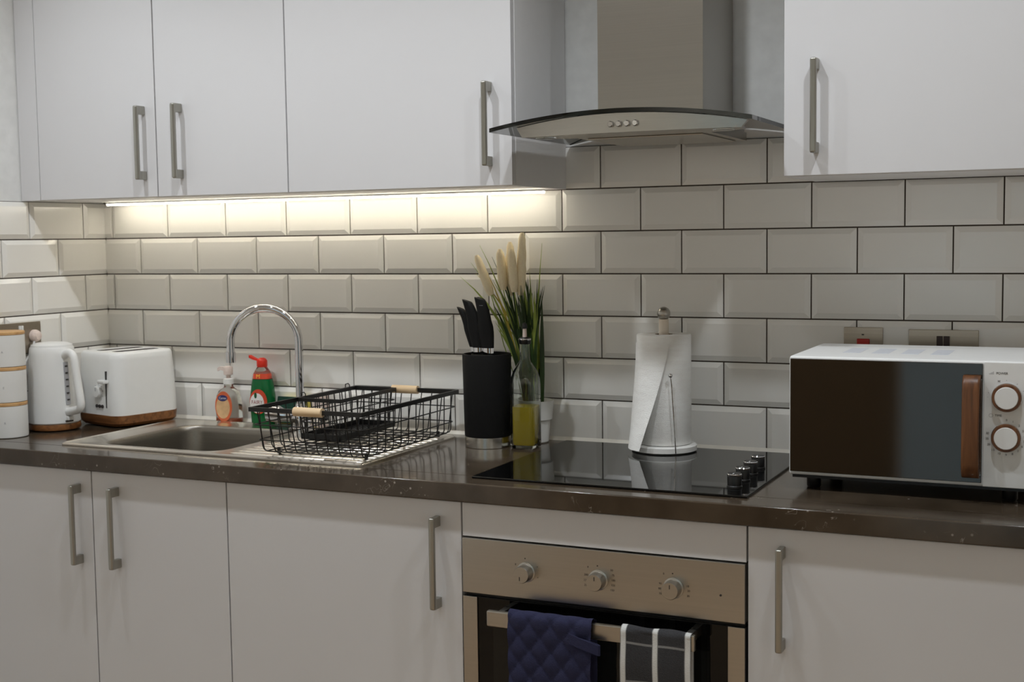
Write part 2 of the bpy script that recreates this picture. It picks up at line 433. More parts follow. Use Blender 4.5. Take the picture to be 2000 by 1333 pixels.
part('filler_panel', B().box(XL+.001, YU+.002, Z0+.001, X0-.0014, YU+DT, 2.249), 'door', u)
unit('wall_cabinet', 'wide white wall cabinet with one bar handle beside the cooker hood, light strip underneath', X2, X3, Z0, 2.25, YU, [(X2, X3, -.041)], HU, YBK)
unit('wall_cabinet', 'white wall cabinet with one bar handle hanging over the microwave', X4, X5, Z0, 2.25, YU, [(X4, X5, .684)], HU, YBK)
def base(label, x0, x1, doors):
    t = unit('base_cabinet', label, x0, x1, .12, .868, YB, doors, HB)
    part('plinth', B().box(x0+.001, YB+.06, .0, x1-.001, YB+.075, .119), 'door', t)
    return t
t = base('white two-door base cabinet with paired bar handles under the sink bowl', X0, X2, [(X0, X1, -1.024), (X1, X2, -.906)])
# the bowl hangs into the sink unit: its carcass is open inside
bpy.data.objects.remove([c for c in t.children if c.name.startswith('carcass')][0])
bb = B().box(X0+.0005, YB+DT+.001, .12, X0+.018, -.002, .868).box(X2-.018, YB+DT+.001, .12, X2-.0005, -.002, .868).box(X0+.018, YB+DT+.001, .12, X2-.018, -.002, .138).box(X0+.018, -.02, .138, X2-.018, -.002, .868)
part('carcass', bb, 'carcass', t)
part('filler_panel', B().box(XL+.001, YB+.002, .121, X0-.0014, YB+DT, .867), 'door', t)
base('wide white base cabinet with one bar handle between the sink unit and the oven', X2, X3, [(X2, X3, -.041)])
base('white base cabinet with one bar handle under the microwave', X4, X5, [(X4, X5, .684)])
tag(part('filler_panel', B().box(X3+.0018, YB, .797, X4-.0018, YB+DT, .867, .0012), 'door'), 'white blank panel between the worktop edge and the oven', 'panel')

# worktop with the sink cut-out
YW = -.605
SBX0, SBX1, SBY0, SBY1 = -1.075, -.665, -.495, -.095
b = B().box(XL, YW, .87, X5+.022, -.52, ZW, .003, 3)
b.box(XL, -.5201, .8701, SBX0, 0, ZW).box(SBX1, -.5201, .8701, X5+.022, 0, ZW)
b.box(SBX0, -.5201, .8701, SBX1, SBY0, ZW).box(SBX0, SBY1, .8701, SBX1, 0, ZW)
o = tag(part('worktop', b, 'worktop', weld=False), 'polished dark brown stone worktop with white flecks running along the kitchen', 'worktop')

# LED strip under the wall units
t = thing('led_strip_light', 'glowing warm white light strip under the wall cabinets', 'light', (-.70, -.066, Z0))
part('channel', B().box(-1.382, -.072, Z0-.005, -.017, -.060, Z0-.0005, .001), 'white', t)
part('diffuser', B().box(-1.380, -.070, Z0-.0095, -.019, -.062, Z0-.005, .001), 'ledon', t)

# ------------------------------------------------------------------ cooker hood
def garc(x): return 1.670 - .027*((x-.31)/.28)**2
t = thing('cooker_hood', 'stainless steel chimney cooker hood with curved smoked glass canopy', 'cooker hood', (.31, -.2, 1.622))
N = 28
xs = [.028 + (.592-.028)*i/N for i in range(N+1)]
top = [(x, garc(x)) for x in xs]; bot = [(x, garc(x)-.0085) for x in reversed(xs)]
part('glass_canopy', B().prism(top+bot, -.46, -.010, 'y'), 'hoodglass', t, ang=40)
def fy(x): return -.456 + .022*((x-.327)/.247)**2          # front bows out in plan
b = B(); L = []
for i in range(33):
    q = i/32; xt = .080 + (.576-.080)*q; xb = .092 + (.563-.092)*q
    zt_, zb_ = garc(xt)-.0095, 1.622
    L.append([(xb, fy(xb)+.002, zb_), (xt, fy(xt), zt_), (xt, fy(xt)+.012, zt_), (xb, fy(xb)+.012, zb_)])
part('fascia', b.loft(L), 'steel', t, ang=40)
part('body', B().prism([(.10, -.436), (.555, -.436), (.555, -.37), (.475, -.34), (.475, -.06), (.18, -.06), (.18, -.34), (.10, -.37)], 1.6225, 1.640, 'z'), 'steel', t)
part('plenum', B().box(.185, -.35, 1.6402, .47, -.06, 1.652), 'steel', t)
part('filter', B().box(.20, -.33, 1.6195, .455, -.08, 1.6222, .001), 'steel', t)
part('chimney', B().box(.19, -.245, 1.672, .43, -.010, ZC-.001, .0015), 'steelv', t)
for i in range(4):
    x = .3 + i*.0177
    part('button', B().lathe([(.0062, 0), (.0062, .005), (.005, .0065), (0, .0065)], (x, fy(x)-.0001, 1.6385), 18, axis='y'), 'chrome', t)
for x in (.135, .52):
    part('hood_lamp', B().lathe([(.022, 1.6222), (.022, 1.6195), (.017, 1.619), (0, 1.619)], (x, -.405, 0), 20), 'glass', t)

# ------------------------------------------------------------------ oven
YO = -.596
t = thing('oven', 'built-in stainless steel oven with three round knobs and black glass door', 'oven', ((X3+X4)/2, -.3, 0))
xo0, xo1 = X3+.003, X4-.003
part('cavity', B().box(X3+.014, -.57, .2, X4-.014, -.05, .79), 'blackplastic', t)
cp = part('control_panel', B().box(xo0, YO, .680, xo1, YO+.024, .7945, .0015), 'steel', t)
for i, x in enumerate((.163, .320, .475)):
    z = .7355
    k = part('knob', B().lathe([(.0205, 0), (.0205, .003), (.0175, .004), (.0172, .024), (.0160, .0262), (0, .0262)], (x, YO, z), 32, axis='y'), 'steel', t)
    a = (-.4, .1, 0)[i]
    part('pointer', B().box(x-.0008+.008*a, YO-.0268, z-.012 if i == 0 else z+.004, x+.0008+.008*a, YO-.0262, z-.004 if i == 0 else z+.012), 'ink', k)
    part('dot', B().lathe([(.0014, 0), (.0014, .0003), (0, .0003)], (x-.002, YO, z+.028), 12, axis='y'), 'ink', cp)
    if i == 0:
        marks = [(-.0235, .014, '8'), (.025, .013, '='), (.026, -.009, '=')]
    elif i == 1:
        marks = [(-.022, .024, '8'), (-.026, .008, '200'), (-.027, -.003, '220'), (-.026, -.013, '250'), (.028, .022, '50'), (.031, .012, '75'), (.031, .002, '100'), (.031, -.008, '125'), (.029, -.018, '150')]
    else:
        marks = [(-.020, .026, '8'), (-.027, .006, '90'), (-.028, -.004, '80'), (-.027, -.014, '70'), (.028, .006, '10'), (.030, -.003, '20'), (.029, -.013, '30')]
    for dx, dz, s in marks:
        text('marking', s, .0058, (x+dx, YO-.0003, z+dz), 'ink', cp)
part('indicator_light', B().lathe([(.0022, 0), (.0022, .0012), (0, .0012)], (.568, YO, .731), 14, axis='y'), 'ink', t)
dr = part('door', B().box(xo0, YO+.004, .19, xo1, YO+.030, .672, .001), 'blackglass', t)
part('side_strip', B().box(xo0, YO, .19, xo0+.033, YO+.0038, .672, .001), 'steel', dr)
part('side_strip', B().box(xo1-.033, YO, .19, xo1, YO+.0038, .672, .001), 'steel', dr)
part('window', B().box(.085, YO+.0032, .25, .545, YO+.0039, .618), 'ovenwindow', dr)
part('top_vent', B().box(xo0+.002, YO+.012, .6722, xo1-.002, YO+.02, .6795), 'blackplastic', t)
hb = B().box(.099, -.652, .632, .533, -.640, .664, .003).box(.112, -.6405, .638, .126, YO+.004, .658, .002).box(.506, -.6405, .638, .520, YO+.004, .658, .002)
part('handle', hb, 'steel', dr)

# cloths over the oven handle
def drape(u_, front, back, th, y_out, top_z, y_in):
    """distance along the cloth (0 back hem .. 1 front hem) -> y, z"""
    r = (y_in-y_out)/2; L = back + PI*r + front; s = u_*L; yc = (y_in+y_out)/2
    if s < back: return y_in, top_z-r-(back-s)
    s -= back
    if s < PI*r:
        a = s/r; return yc + r*math.cos(a), top_z - r + r*math.sin(a)
    return y_out, top_z-r-(s-PI*r)
def cloth(name, x0, x1, front, back, mat_, relief, taper, label, cat, top_z=.6675, yo=-.6575, yi=-.6345, th=.004, nu=110, nv=60):
    b = B(); bm = b.bm; uv = bm.loops.layers.uv.new('UVMap')
    cx = (x0+x1)/2
    def P(i, j):
        v, u_ = i/nv, j/nu
        y, z = drape(u_, front, back, th, yo, top_z, yi)
        d = max(0, u_-.42)/.58
        x = cx + (x0 + (x1-x0)*v - cx)*(1+taper*d)
        n = relief(v*(x1-x0), u_*(front+back+.036), d)
        yy = y - n if u_ > .35 else y + .2*n
        return (x + .002*math.sin(9*u_+3*v)*d, yy - .004*d*math.sin(v*7+1.0), z + (n*.6 if .28 < u_ < .42 else 0))
    vs = [[bm.verts.new(P(i, j)) for j in range(nu+1)] for i in range(nv+1)]
    T = front+back+PI*(yi-yo)/2
    for i in range(nv):
        for j in range(nu):
            f = bm.faces.new((vs[i][j], vs[i+1][j], vs[i+1][j+1], vs[i][j+1]))
            for l, (a, c) in zip(f.loops, ((i, j), (i+1, j), (i+1, j+1), (i, j+1))):
                l[uv].uv = (a/nv*(x1-x0), c/nu*T - back)
    bmesh.ops.solidify(bm, geom=bm.faces[:], thickness=th)
    return tag(part(name, b, mat_, ang=80), label, cat)
def quilt(x, s, d):
    a = (x + s*.86)/.046; c = (x - s*.86)/.046
    p = abs(math.sin(PI*a))*abs(math.sin(PI*c))
    return .0055*min(1, p**.4)
gl = cloth('oven_glove', .152, .330, .30, .17, 'navy', quilt, -.06, 'navy blue quilted oven glove hanging over the oven door handle', 'oven glove', th=.005, yo=-.661, yi=-.632, top_z=.6705)
gl2 = B()
lp = [(.285, -.668, .634), (.310, -.676, .630), (.338, -.679, .624), (.350, -.677, .620), (.352, -.672, .619), (.345, -.668, .620), (.318, -.667, .625), (.285, -.665, .630)]
gl2.loft([[(x, y-.0012, z-.010), (x, y+.0012, z-.010), (x, y+.0012, z+.010), (x, y-.0012, z+.010)] for x, y, z in lp])
part('hanging_loop', gl2, 'navy', gl)
cloth('tea_towel', .388, .527, .31, .14, 'check', lambda x, s, d: .0022*math.sin(x*70+1)+.0012*math.sin(s*60), .02, 'dark grey tea towel with white checks hanging over the oven door handle', 'tea towel')

# ------------------------------------------------------------------ hob
t = thing('hob', 'black glass ceramic hob with four control knobs set in the worktop', 'hob', (.31, -.3, ZW))
part('glass_top', B().box(.018, -.548, ZW, .606, -.035, ZW+.005, .0015), 'blackglass', t)
for x, y in ((.560, -.470), (.557, -.397), (.554, -.324), (.551, -.251)):
    k = part('knob', B().lathe([(.0155, 0), (.0152, .003), (.0142, .004), (.0142, .026), (.0130, .0282), (0, .0282)], (x, y, ZW+.0052), 28), 'blackplastic', t)
    part('cap_ring', B().lathe([(.0144, .0235), (.0147, .024), (.0147, .0262), (.0136, .0276)], (x, y, ZW+.0052), 28, False, False), 'chrome', k)
    part('pointer', B().box(x-.0008, y-.0125, ZW+.0334, x+.0008, y-.003, ZW+.0338), 'inkwhite', k)

# ------------------------------------------------------------------ sink and tap
t = thing('kitchen_sink', 'stainless steel inset sink with one bowl and ribbed drainer', 'sink', (-.715, -.29, ZW))
zs = ZW+.006
SX0, SX1, SY0, SY1 = -1.155, -.270, -.518, -.060
out = rrect((SX0+SX1)/2, (SY0+SY1)/2, SX1-SX0, SY1-SY0, .018, 5)
out2 = rrect((SX0+SX1)/2, (SY0+SY1)/2, SX1-SX0-.010, SY1-SY0-.010, .014, 5)
out3 = rrect((SX0+SX1)/2, (SY0+SY1)/2, SX1-SX0-.022, SY1-SY0-.022, .010, 5)
bcx, bcy, bw, bd = -.878, -.306, .375, .358
hole = rrect(bcx, bcy, bw, bd, .055, 9)
b = B()
b.loft([at_z(out, ZW+.0004), at_z(out, ZW+.004), at_z(out2, zs+.001), at_z(out3, zs-.002)], False, False)
b.fill(at_z(out3, zs-.002), [at_z(hole, zs-.002)])
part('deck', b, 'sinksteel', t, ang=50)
b = B()
loops = [at_z(hole, zs-.002)]
for d, z in ((.003, -.003), (.006, -.008), (.008, -.02), (.014, -.12), (.022, -.145), (.045, -.158), (.09, -.162)):
    loops.append(at_z(rrect(bcx, bcy, bw-2*d, bd-2*d, max(.055-d*.3, .03), 9), zs+z))
b.loft(loops, False, True)
part('bowl', b, 'shadedbowl', t, ang=50)
part('waste', B().lathe([(.04, zs-.1615), (.04, zs-.160), (.03, zs-.1602), (.028, zs-.1613), (0, zs-.1613)], (bcx, bcy, 0), 28), 'chrome', t)
rb = None
for i in range(13):
    y = -.478 + i*.0295
    x0 = -.640 if i < 9 else -.60
    b = B(); n = 6
    prof = [(math.cos(PI*k/n)*.0085, math.sin(PI*k/n)*.0032) for k in range(n+1)]
    def ring(x, s): return [(x, y+a*s, zs-.0022+h*s) for a, h in prof]
    b.loft([ring(x0-.02, .05), ring(x0, 1), ring(-.305, 1), ring(-.288, .05)])
    part('drainer_rib', b, 'sinksteel', t)
tx, ty = -.712, -.105
t = thing('mixer_tap', 'chrome kitchen mixer tap with tall swan neck spout over the sink', 'tap', (tx, ty, zs))
part('base_flange', B().lathe([(.034, -.0015), (.034, .004), (.030, .008), (.024, .012)], (tx, ty, zs), 28), 'chrome', t)
part('body', B().lathe([(.027, .010), (.029, .02), (.030, .036), (.025, .052), (.014, .060), (.0115, .068)], (tx, ty, zs), 28), 'chrome', t)
ex, ey = -.876, -.180      # spout end
dx, dy = ex-tx, ey-ty; D = math.hypot(dx, dy); R = D/2; zc = 1.237-R
pts = [(tx, ty, zs+.06)] + [(tx, ty, zs+.06+(zc-zs-.06)*k/4) for k in range(1, 4)]
for k in range(21):
    a = PI*k/20*.965; q = (1-math.cos(a))/2
    pts.append((tx+dx*q, ty+dy*q, zc + R*math.sin(a)))
lx, ly, lz = pts[-1]
pts.append((ex, ey, 1.112))
part('spout', B().tube(pts, .0108, 16), 'chrome', t)
part('aerator', B().cyl((ex, ey, 1.122), (ex, ey, 1.094), .0132, .0128, 20), 'chrome', t)
for s in (-1, 1):
    part('lever', B().tube([(tx, ty, zs+.034), (tx+s*.045, ty-.012, zs+.036), (tx+s*.060, ty-.016, zs+.038), (tx+s*.088, ty-.022, zs+.042), (tx+s*.094, ty-.024, zs+.043)], .02, 20, radii=[.016, .017, .023, .022, .014]), 'chrome', t)

# ------------------------------------------------------------------ dish rack
RX0, RX1, RY0, RY1 = -.560, -.262, -.528, -.070       # rim
BX0, BX1, BY0, BY1 = -.548, -.268, -.502, -.098       # floor of the basket
RZ, BZ = 1.028, .927
t = thing('dish_rack', 'black wire dish rack with two pale wooden grips on the drainer', 'dish rack', ((RX0+RX1)/2, -.29, zs))
b = B()
def rimbar(x0, y0, x1, y1): b.box(x0, y0, RZ-.005, x1, y1, RZ+.005)
rimbar(RX0-.0025, RY0-.0025, RX1+.0025, RY0+.0025); rimbar(RX0-.0025, RY1-.0025, RX1+.0025, RY1+.0025)
rimbar(RX0-.0025, RY0+.0025, RX0+.0025, RY1-.0025); rimbar(RX1-.0025, RY0+.0025, RX1+.0025, RY1-.0025)
part('rim', b, 'blackwire', t)
b = B(); wr = .0015
def arcwire(a, c, fixed, along):
    """U shaped wire down from the rim, over the floor and up again"""
    lo, hi, flo, fhi = a; p = []
    def V(u_, z): return (u_, fixed, z) if along == 'x' else (fixed, u_, z)
    for u_, z in ((lo, RZ), (flo-.004, BZ+.012), (flo, BZ+.004), (flo+.010, BZ), (fhi-.010, BZ), (fhi, BZ+.004), (fhi+.004, BZ+.012), (hi, RZ)): p.append(V(u_, z))
    b.tube(p, wr, 6)
for i in range(12): arcwire((RX0, RX1, BX0, BX1), 0, BY0+.008+(BY1-BY0-.016)*i/11, 'x')
for i in range(10): arcwire((RY0, RY1, BY0, BY1), 0, BX0+.008+(BX1-BX0-.016)*i/9, 'y')
for f in (.34, .70):
    z = RZ-.002 + (BZ-RZ)*f
    x0, x1, y0, y1 = (RX0+(BX0-RX0)*f, RX1+(BX1-RX1)*f, RY0+(BY0-RY0)*f, RY1+(BY1-RY1)*f)
    L = rrect((x0+x1)/2, (y0+y1)/2, x1-x0+.004, y1-y0+.004, .012, 3)
    b.tube(at_z(L, z), wr, 6, closed=True)
part('wire_basket', b, 'blackwire', t, ang=60)['kind'] = 'stuff'
for x, y in ((BX0+.015, BY0+.045), (BX1-.022, BY0+.037), (BX0+.015, BY1-.015), (BX1-.030, BY1-.012)):
    part('foot', B().cyl((x, y, zs+.0010), (x, y, BZ+.004), .0042, .0042, 12), 'blackwire', t)
for y, x in ((RY0, -.400), (RY1, -.413)):
    h = part('wooden_grip', B().cyl((x-.037, y, RZ), (x+.037, y, RZ), .0105, .0105, 20), 'palewood', t)
# cutlery caddy hooked on the rack rim
CX0, CX1, CY0, CY1 = -.552, -.432, -.345, -.085
t = thing('cutlery_caddy', 'small black wire cutlery caddy hooked inside the dish rack', 'cutlery caddy', ((CX0+CX1)/2, (CY0+CY1)/2, BZ))
CZ = RZ+.001
b = B()
b.box(CX0, CY0-.002, CZ-.0045, CX1, CY0+.002, CZ+.0045).box(CX0, CY1-.002, CZ-.0045, CX1, CY1+.002, CZ+.0045)
b.box(CX0-.0015, CY0, CZ-.0045, CX0+.0015, CY1, CZ+.0045).box(CX1-.0015, CY0, CZ-.0045, CX1+.0015, CY1, CZ+.0045)
part('rim', b, 'blackwire', t)
b = B()
for i in range(11):
    y = CY0+(CY1-CY0)*i/10
    for x, bx in ((CX0, CX0+.006), (CX1, CX1-.006)): b.tube([(x, y, CZ), (bx, y, .936)], wr, 6)
for i in range(1, 5):
    x = CX0+(CX1-CX0)*i/5
    for y in (CY0, CY1): b.tube([(x, y, CZ), (x, y, .936)], wr, 6)
for z in (.975, 1.003): b.tube(at_z(rrect((CX0+CX1)/2, (CY0+CY1)/2, CX1-CX0-.004, CY1-CY0, .008, 3), z), wr, 6, closed=True)
part('wires', b, 'blackwire', t, ang=60)['kind'] = 'stuff'
b = B().box(CX0+.005, CY0, .933, CX1-.005, CY0+.003, .947).box(CX0+.005, CY1-.003, .933, CX1-.005, CY1, .947).box(CX0+.005, CY0, .933, CX0+.008, CY1, .947).box(CX1-.008, CY0, .933, CX1-.005, CY1, .947)
for i in range(22): y = CY0+.006+(CY1-CY0-.012)*i/21; b.box(CX0+.005, y-.0022, .933, CX1-.005, y+.0022, .9345)
for i in range(9): x = CX0+.012+(CX1-CX0-.024)*i/8; b.box(x-.002, CY0, .9332, x+.002, CY1, .9347)
part('mesh_floor', b, 'blackwire', t)['kind'] = 'stuff'
for y in (CY0+.03, CY1-.03):
    part('hook', B().tube([(CX0, y, CZ), (CX0, y, CZ+.010), (CX0-.004, y, CZ+.014), (CX0-.012, y, CZ+.012), (RX0-.005, y, CZ-.004)], wr, 6), 'blackwire', t)

# ------------------------------------------------------------------ things by the sink
# green dish soap
t = thing('dish_soap_bottle', 'green dish soap bottle with red flip cap and round label behind the sink', 'bottle', (-.876, -.044, ZW+.0005), math.radians(9))
def ell(w, d, z, n=28, p=2.5):
    o = []
    for i in range(n):
        a = 2*PI*i/n; c, s = math.cos(a), math.sin(a)
        o.append((math.copysign(abs(c)**(2/p), c)*w/2, math.copysign(abs(s)**(2/p), s)*d/2, z))
    return o
part('bottle', B().loft([ell(.060, .036, 0), ell(.066, .042, .006), ell(.071, .046, .04), ell(.070, .046, .08), ell(.062, .044, .11), ell(.055, .040, .126)]), 'green', t, local=True)
part('shoulder', B().loft([ell(.055, .040, .1262), ell(.046, .036, .143), ell(.030, .029, .156), ell(.025, .025, .159)]), 'clearplastic', t, local=True)
part('neck_label', B().loft([ell(.0535, .0415, .1275), ell(.0475, .0378, .1415)]), 'labelred', t, local=True)
text('neck_print', 'M', .016, (-.002, -.0222, .1345), 'labelyellow', t, rot=(PI/2-.2, 0, 0), local=True)
c = part('cap', B().lathe([(.0135, .159), (.0145, .162), (.0145, .176), (.011, .181), (.006, .184), (0, .184)], seg=24), 'red', t, local=True)
part('flip_lid', B().loft([[( -.012, -.006, .176), (-.012, .006, .176), (-.012, .006, .180), (-.012, -.006, .180)], [(-.024, -.007, .179), (-.024, .007, .179), (-.024, .007, .185), (-.024, -.007, .185)], [(-.036, -.007, .184), (-.036, .007, .184), (-.036, .007, .191), (-.036, -.007, .191)]]), 'red', c, local=True)
def disc(cx_, cz_, rx, rz_, y, n=28): return B().loft([[(cx_+rx*math.cos(2*PI*i/n), y, cz_+rz_*math.sin(2*PI*i/n)) for i in range(n)], [(cx_+rx*math.cos(2*PI*i/n), y-.0004, cz_+rz_*math.sin(2*PI*i/n)) for i in range(n)]])
lb = part('label', disc(-.002, .066, .026, .034, -.0236), 'labelred', t, local=True)
part('label_white', disc(-.006, .062, .021, .027, -.0241), 'labelwhite', lb, local=True)
part('label_drop', disc(-.010, .083, .004, .008, -.0246), 'labelgreen', lb, local=True)
text('label_word', 'FAIRY', .0142, (-.006, -.0247, .064), 'inkred', lb, local=True, sx=.92)
# pump soap
t = thing('hand_soap_dispenser', 'clear pump bottle of amber hand soap with orange oval label behind the sink', 'bottle', (-.994, -.040, ZW+.0005), math.radians(9))
part('bottle', B().loft([ell(.074, .036, 0), ell(.078, .040, .005), ell(.076, .040, .05), ell(.070, .038, .075), ell(.058, .034, .088), ell(.034, .028, .096), ell(.024, .024, .100), ell(.022, .022, .112)]), 'clearplastic', t, local=True)
part('liquid', B().loft([ell(.070, .033, .0022), ell(.0742, .0362, .006), ell(.0741, .0362, .014)]), 'amber', t, local=True)
part('collar', B().lathe([(.0145, .108), (.0145, .122), (.008, .124), (.006, .124)], seg=22), 'ceramic', t, local=True)
part('pump_head', B().lathe([(.006, .123), (.006, .132), (.0125, .134), (.013, .152), (.010, .157), (0, .158)], seg=22).loft([[(-.004, -.007, .143), (-.004, .007, .143), (-.004, .007, .155), (-.004, -.007, .155)], [(-.024, -.005, .147), (-.024, .005, .147), (-.024, .005, .156), (-.024, -.005, .156)], [(-.032, -.004, .143), (-.032, .004, .143), (-.031, .004, .152), (-.031, -.004, .152)]]), 'spongep', t, local=True)
lb = part('label', disc(-.006, .047, .026, .042, -.0205), 'orange', t, local=True)
part('label_inner', disc(-.008, .044, .021, .031, -.0210), 'tan', lb, local=True)
ov = part('label_badge', disc(-.008, .070, .0145, .0085, -.0215), 'labelblue', lb, local=True)
text('badge_word', 'Carex', .009, (-.008, -.0221, .070), 'inkwhite', lb, local=True)
# sponges
t = thing('scourer_sponge', 'yellow sponge with dark green scouring face leaning behind the tap', 'sponge', (-.788, -.034, ZW))
rot = Matrix.Rotation(-.28, 4, 'X')
def leaned(b, base_): bmesh.ops.transform(b.bm, matrix=Matrix.Translation(base_) @ rot, verts=b.bm.verts[:]); return b
part('foam', leaned(B().box(-.046, -.012, .006, .046, .016, .078, .004), (0, -.005, 0)), 'spongey', t, local=True)
part('scourer', leaned(B().box(-.046, -.0185, .006, .046, -.0122, .078, .002), (0, -.005, 0)), 'spongeg', t, local=True)
tag(part('sponge', B().box(-.722, -.038, ZW, -.682, -.012, ZW+.088, .006), 'spongep'), 'pale pink sponge standing on end against the tiles behind the tap', 'sponge')

# ------------------------------------------------------------------ toaster
t = thing('toaster', 'white two-slot toaster with wooden base in the corner', 'toaster', (-1.273, -.130, ZW), math.radians(-14))
W_, Ln = .204, .210
part('wooden_base', B().loft([at_z(rrect(0, 0, W_*.90, Ln*.92, .034, 6), .004), at_z(rrect(0, 0, W_*.99, Ln*.99, .038, 6), .012), at_z(rrect(0, 0, W_+.002, Ln+.002, .038, 6), .034)]), 'basewood', t, local=True)
for sx in (-1, 1):
    for sy in (-1, 1): part('foot', B().cyl((sx*.05, sy*.05, 0), (sx*.05, sy*.05, .005), .009), 'blackplastic', t, local=True)
b = B(); zt = .205
prof = [(1.0, .0272, .038), (1.0, .06, .038), (.985, .12, .038), (.955, .185, .037), (.94, .198, .036), (.90, .2045, .034)]
b.loft([at_z(rrect(0, 0, W_*k, Ln*k, r, 6), z) for k, z, r in prof], True, False)
holes = [rrect(sx*.037, .004, .032, .140, .009, 4) for sx in (-1, 1)]
topL = rrect(0, 0, W_*.885, Ln*.885, .033, 6)
b.loft([at_z(rrect(0, 0, W_*.90, Ln*.90, .034, 6), .2045), at_z(topL, .205)], False, False)
b.fill(at_z(topL, .205), [at_z(h, .205) for h in holes])
for h in holes: b.loft([at_z(h, .205), at_z(h, .12)], False, True)
part('body', b, 'whitematt', t, local=True, ang=50)
for sx in (-1, 1):
    hl = rrect(sx*.037, .004, .0312, .1392, .0087, 4)
    part('slot_liner', B().loft([at_z(hl, .2048), at_z(hl, .141)], False, False), 'darkplastic', t, local=True)
    g = B()
    for k in range(7): g.cyl((sx*.037-.011, -.046+k*.0155, .195), (sx*.037+.011, -.046+k*.0155, .195), .001, seg=6)
    g.box(sx*.037-.0145, -.06, .1205, sx*.037+.0145, .068, .140)
    part('slot_grille', g, 'darkplastic', t, local=True)['kind'] = 'stuff'
yf = -Ln/2
fr = part('lever_slot', B().box(.051, yf-.0008, .055, .055, yf+.004, .155), 'ink', t, local=True)
part('lever', B().box(.033, yf-.016, .122, .065, yf+.002, .132, .003), 'white', t, local=True)
kn = part('browning_knob', B().lathe([(.017, 0), (.017, .006), (.014, .010), (0, .010)], (.017, yf, .097), 26, axis='y'), 'white', t, local=True)
part('knob_pointer', B().box(.0155, yf-.0106, .100, .0185, yf-.0098, .110), 'inkgrey', kn, local=True)
for i in range(7):
    a = math.radians(-30+40*i)
    part('dial_dot', B().lathe([(.0013, 0), (.0013, .0004), (0, .0004)], (.017+.021*math.cos(a), yf, .097+.021*math.sin(a)), 8, axis='y'), 'inkgrey', t, local=True)
for i in range(3):
    part('button', B().lathe([(.0048, 0), (.0048, .003), (0, .0035)], (.009+i*.013, yf, .058), 16, axis='y'), 'ink', t, local=True)

# ------------------------------------------------------------------ kettle
kx, ky = -1.374, -.308
t = thing('electric_kettle', 'white electric kettle with loop handle and wooden base between canisters and toaster', 'kettle', (kx, ky, ZW), math.radians(-12))
part('wooden_base', B().lathe([(.060, .001), (.073, .004), (.075, .010), (.073, .019)], seg=40), 'basewood', t, local=True)
part('body', B().lathe([(.070, .0195), (.0735, .023), (.073, .05), (.069, .13), (.0645, .205), (.0625, .222), (.060, .226)], seg=48), 'whitematt', t, local=True)
lid = part('lid', B().lathe([(.0595, .2262), (.058, .231), (.045, .236), (.02, .238), (0, .2385)], seg=40), 'white', t, local=True)
part('spout', B().loft([[(-.055, -.016, .19), (-.055, .016, .19), (-.052, .018, .226), (-.052, -.018, .226)], [(-.078, -.004, .214), (-.078, .004, .214), (-.080, .007, .2265), (-.080, -.007, .2265)]]), 'whitematt', t, local=True)
hp = [(.056, 0, .200), (.078, 0, .211), (.100, 0, .208), (.110, 0, .194), (.117, 0, .160), (.126, 0, .118), (.134, 0, .082), (.130, 0, .066), (.110, 0, .059), (.070, 0, .052)]
hb_ = B()
def sm(pts, n):
    out = []
    P = [Vector(p) for p in pts]; P = [P[0]]+P+[P[-1]]
    for i in range(1, len(P)-2):
        for k in range(n):
            q = k/n; a, b_, c_, d_ = P[i-1:i+3]
            out.append(.5*((2*b_)+(-a+c_)*q+(2*a-5*b_+4*c_-d_)*q*q+(-a+3*b_-3*c_+d_)*q**3))
    out.append(P[-2]); return out
hb_.tube(sm(hp, 4), .0115, 14)
part('handle', hb_, 'white', t, local=True)
g = part('water_gauge', B().loft([[(.0605, -.008, .07), (.0605, .008, .07), (.0745, .007, .072), (.0745, -.007, .072)], [(.055, -.008, .188), (.055, .008, .188), (.0675, .007, .186), (.0675, -.007, .186)]]), 'inkgrey', t, local=True)
for i in range(6):
    z = .085+i*.018; x = .0747-(z-.072)*.0614
    part('gauge_mark', B().box(x-.001, -.004, z-.002, x+.0012, .004, z+.002), 'ink', g, local=True)
part('switch', B().box(.068, -.010, .030, .084, .010, .041, .002), 'white', t, local=True)
part('switch_recess', B().box(.069, -.012, .0255, .0765, .012, .0298), 'ink', t, local=True)

for c in t.children:                 # a slim kettle
    c.data.transform(Matrix.Diagonal((.92, .92, 1, 1)))
    for g_ in c.children: g_.data.transform(Matrix.Diagonal((.92, .92, 1, 1)))

# ------------------------------------------------------------------ canisters
cx_, cy_ = -1.393, -.452
for i, (lab) in enumerate(('bottom white storage canister of the stack beside the kettle, standing on the worktop', 'middle white storage canister of the stack beside the kettle', 'top white storage canister of the stack beside the kettle, with bamboo lid')):
    z = ZW + i*.0925
    t = thing('storage_canister', lab, 'canister', (cx_, cy_, z), group='stacked storage canisters')
    part('jar', B().lathe([(.046, 0), (.0495, .002), (.050, .006), (.050, .0825), (.048, .0835)], seg=44), 'whitematt', t, local=True)
    part('lid', B().lathe([(.0475, .0836), (.0503, .0845), (.0505, .0905), (.048, .0924), (0, .0924)], seg=44), 'lidwood', t, local=True)
    # end of a faint grey word, the rest of it is out of sight
    a = math.radians(-52)
    text('faint_print', ('R', 'E', 'A')[i], .008, (.0502*math.cos(a), .0502*math.sin(a), .040), 'inkgrey', t, rot=(PI/2, 0, a+PI/2), local=True)

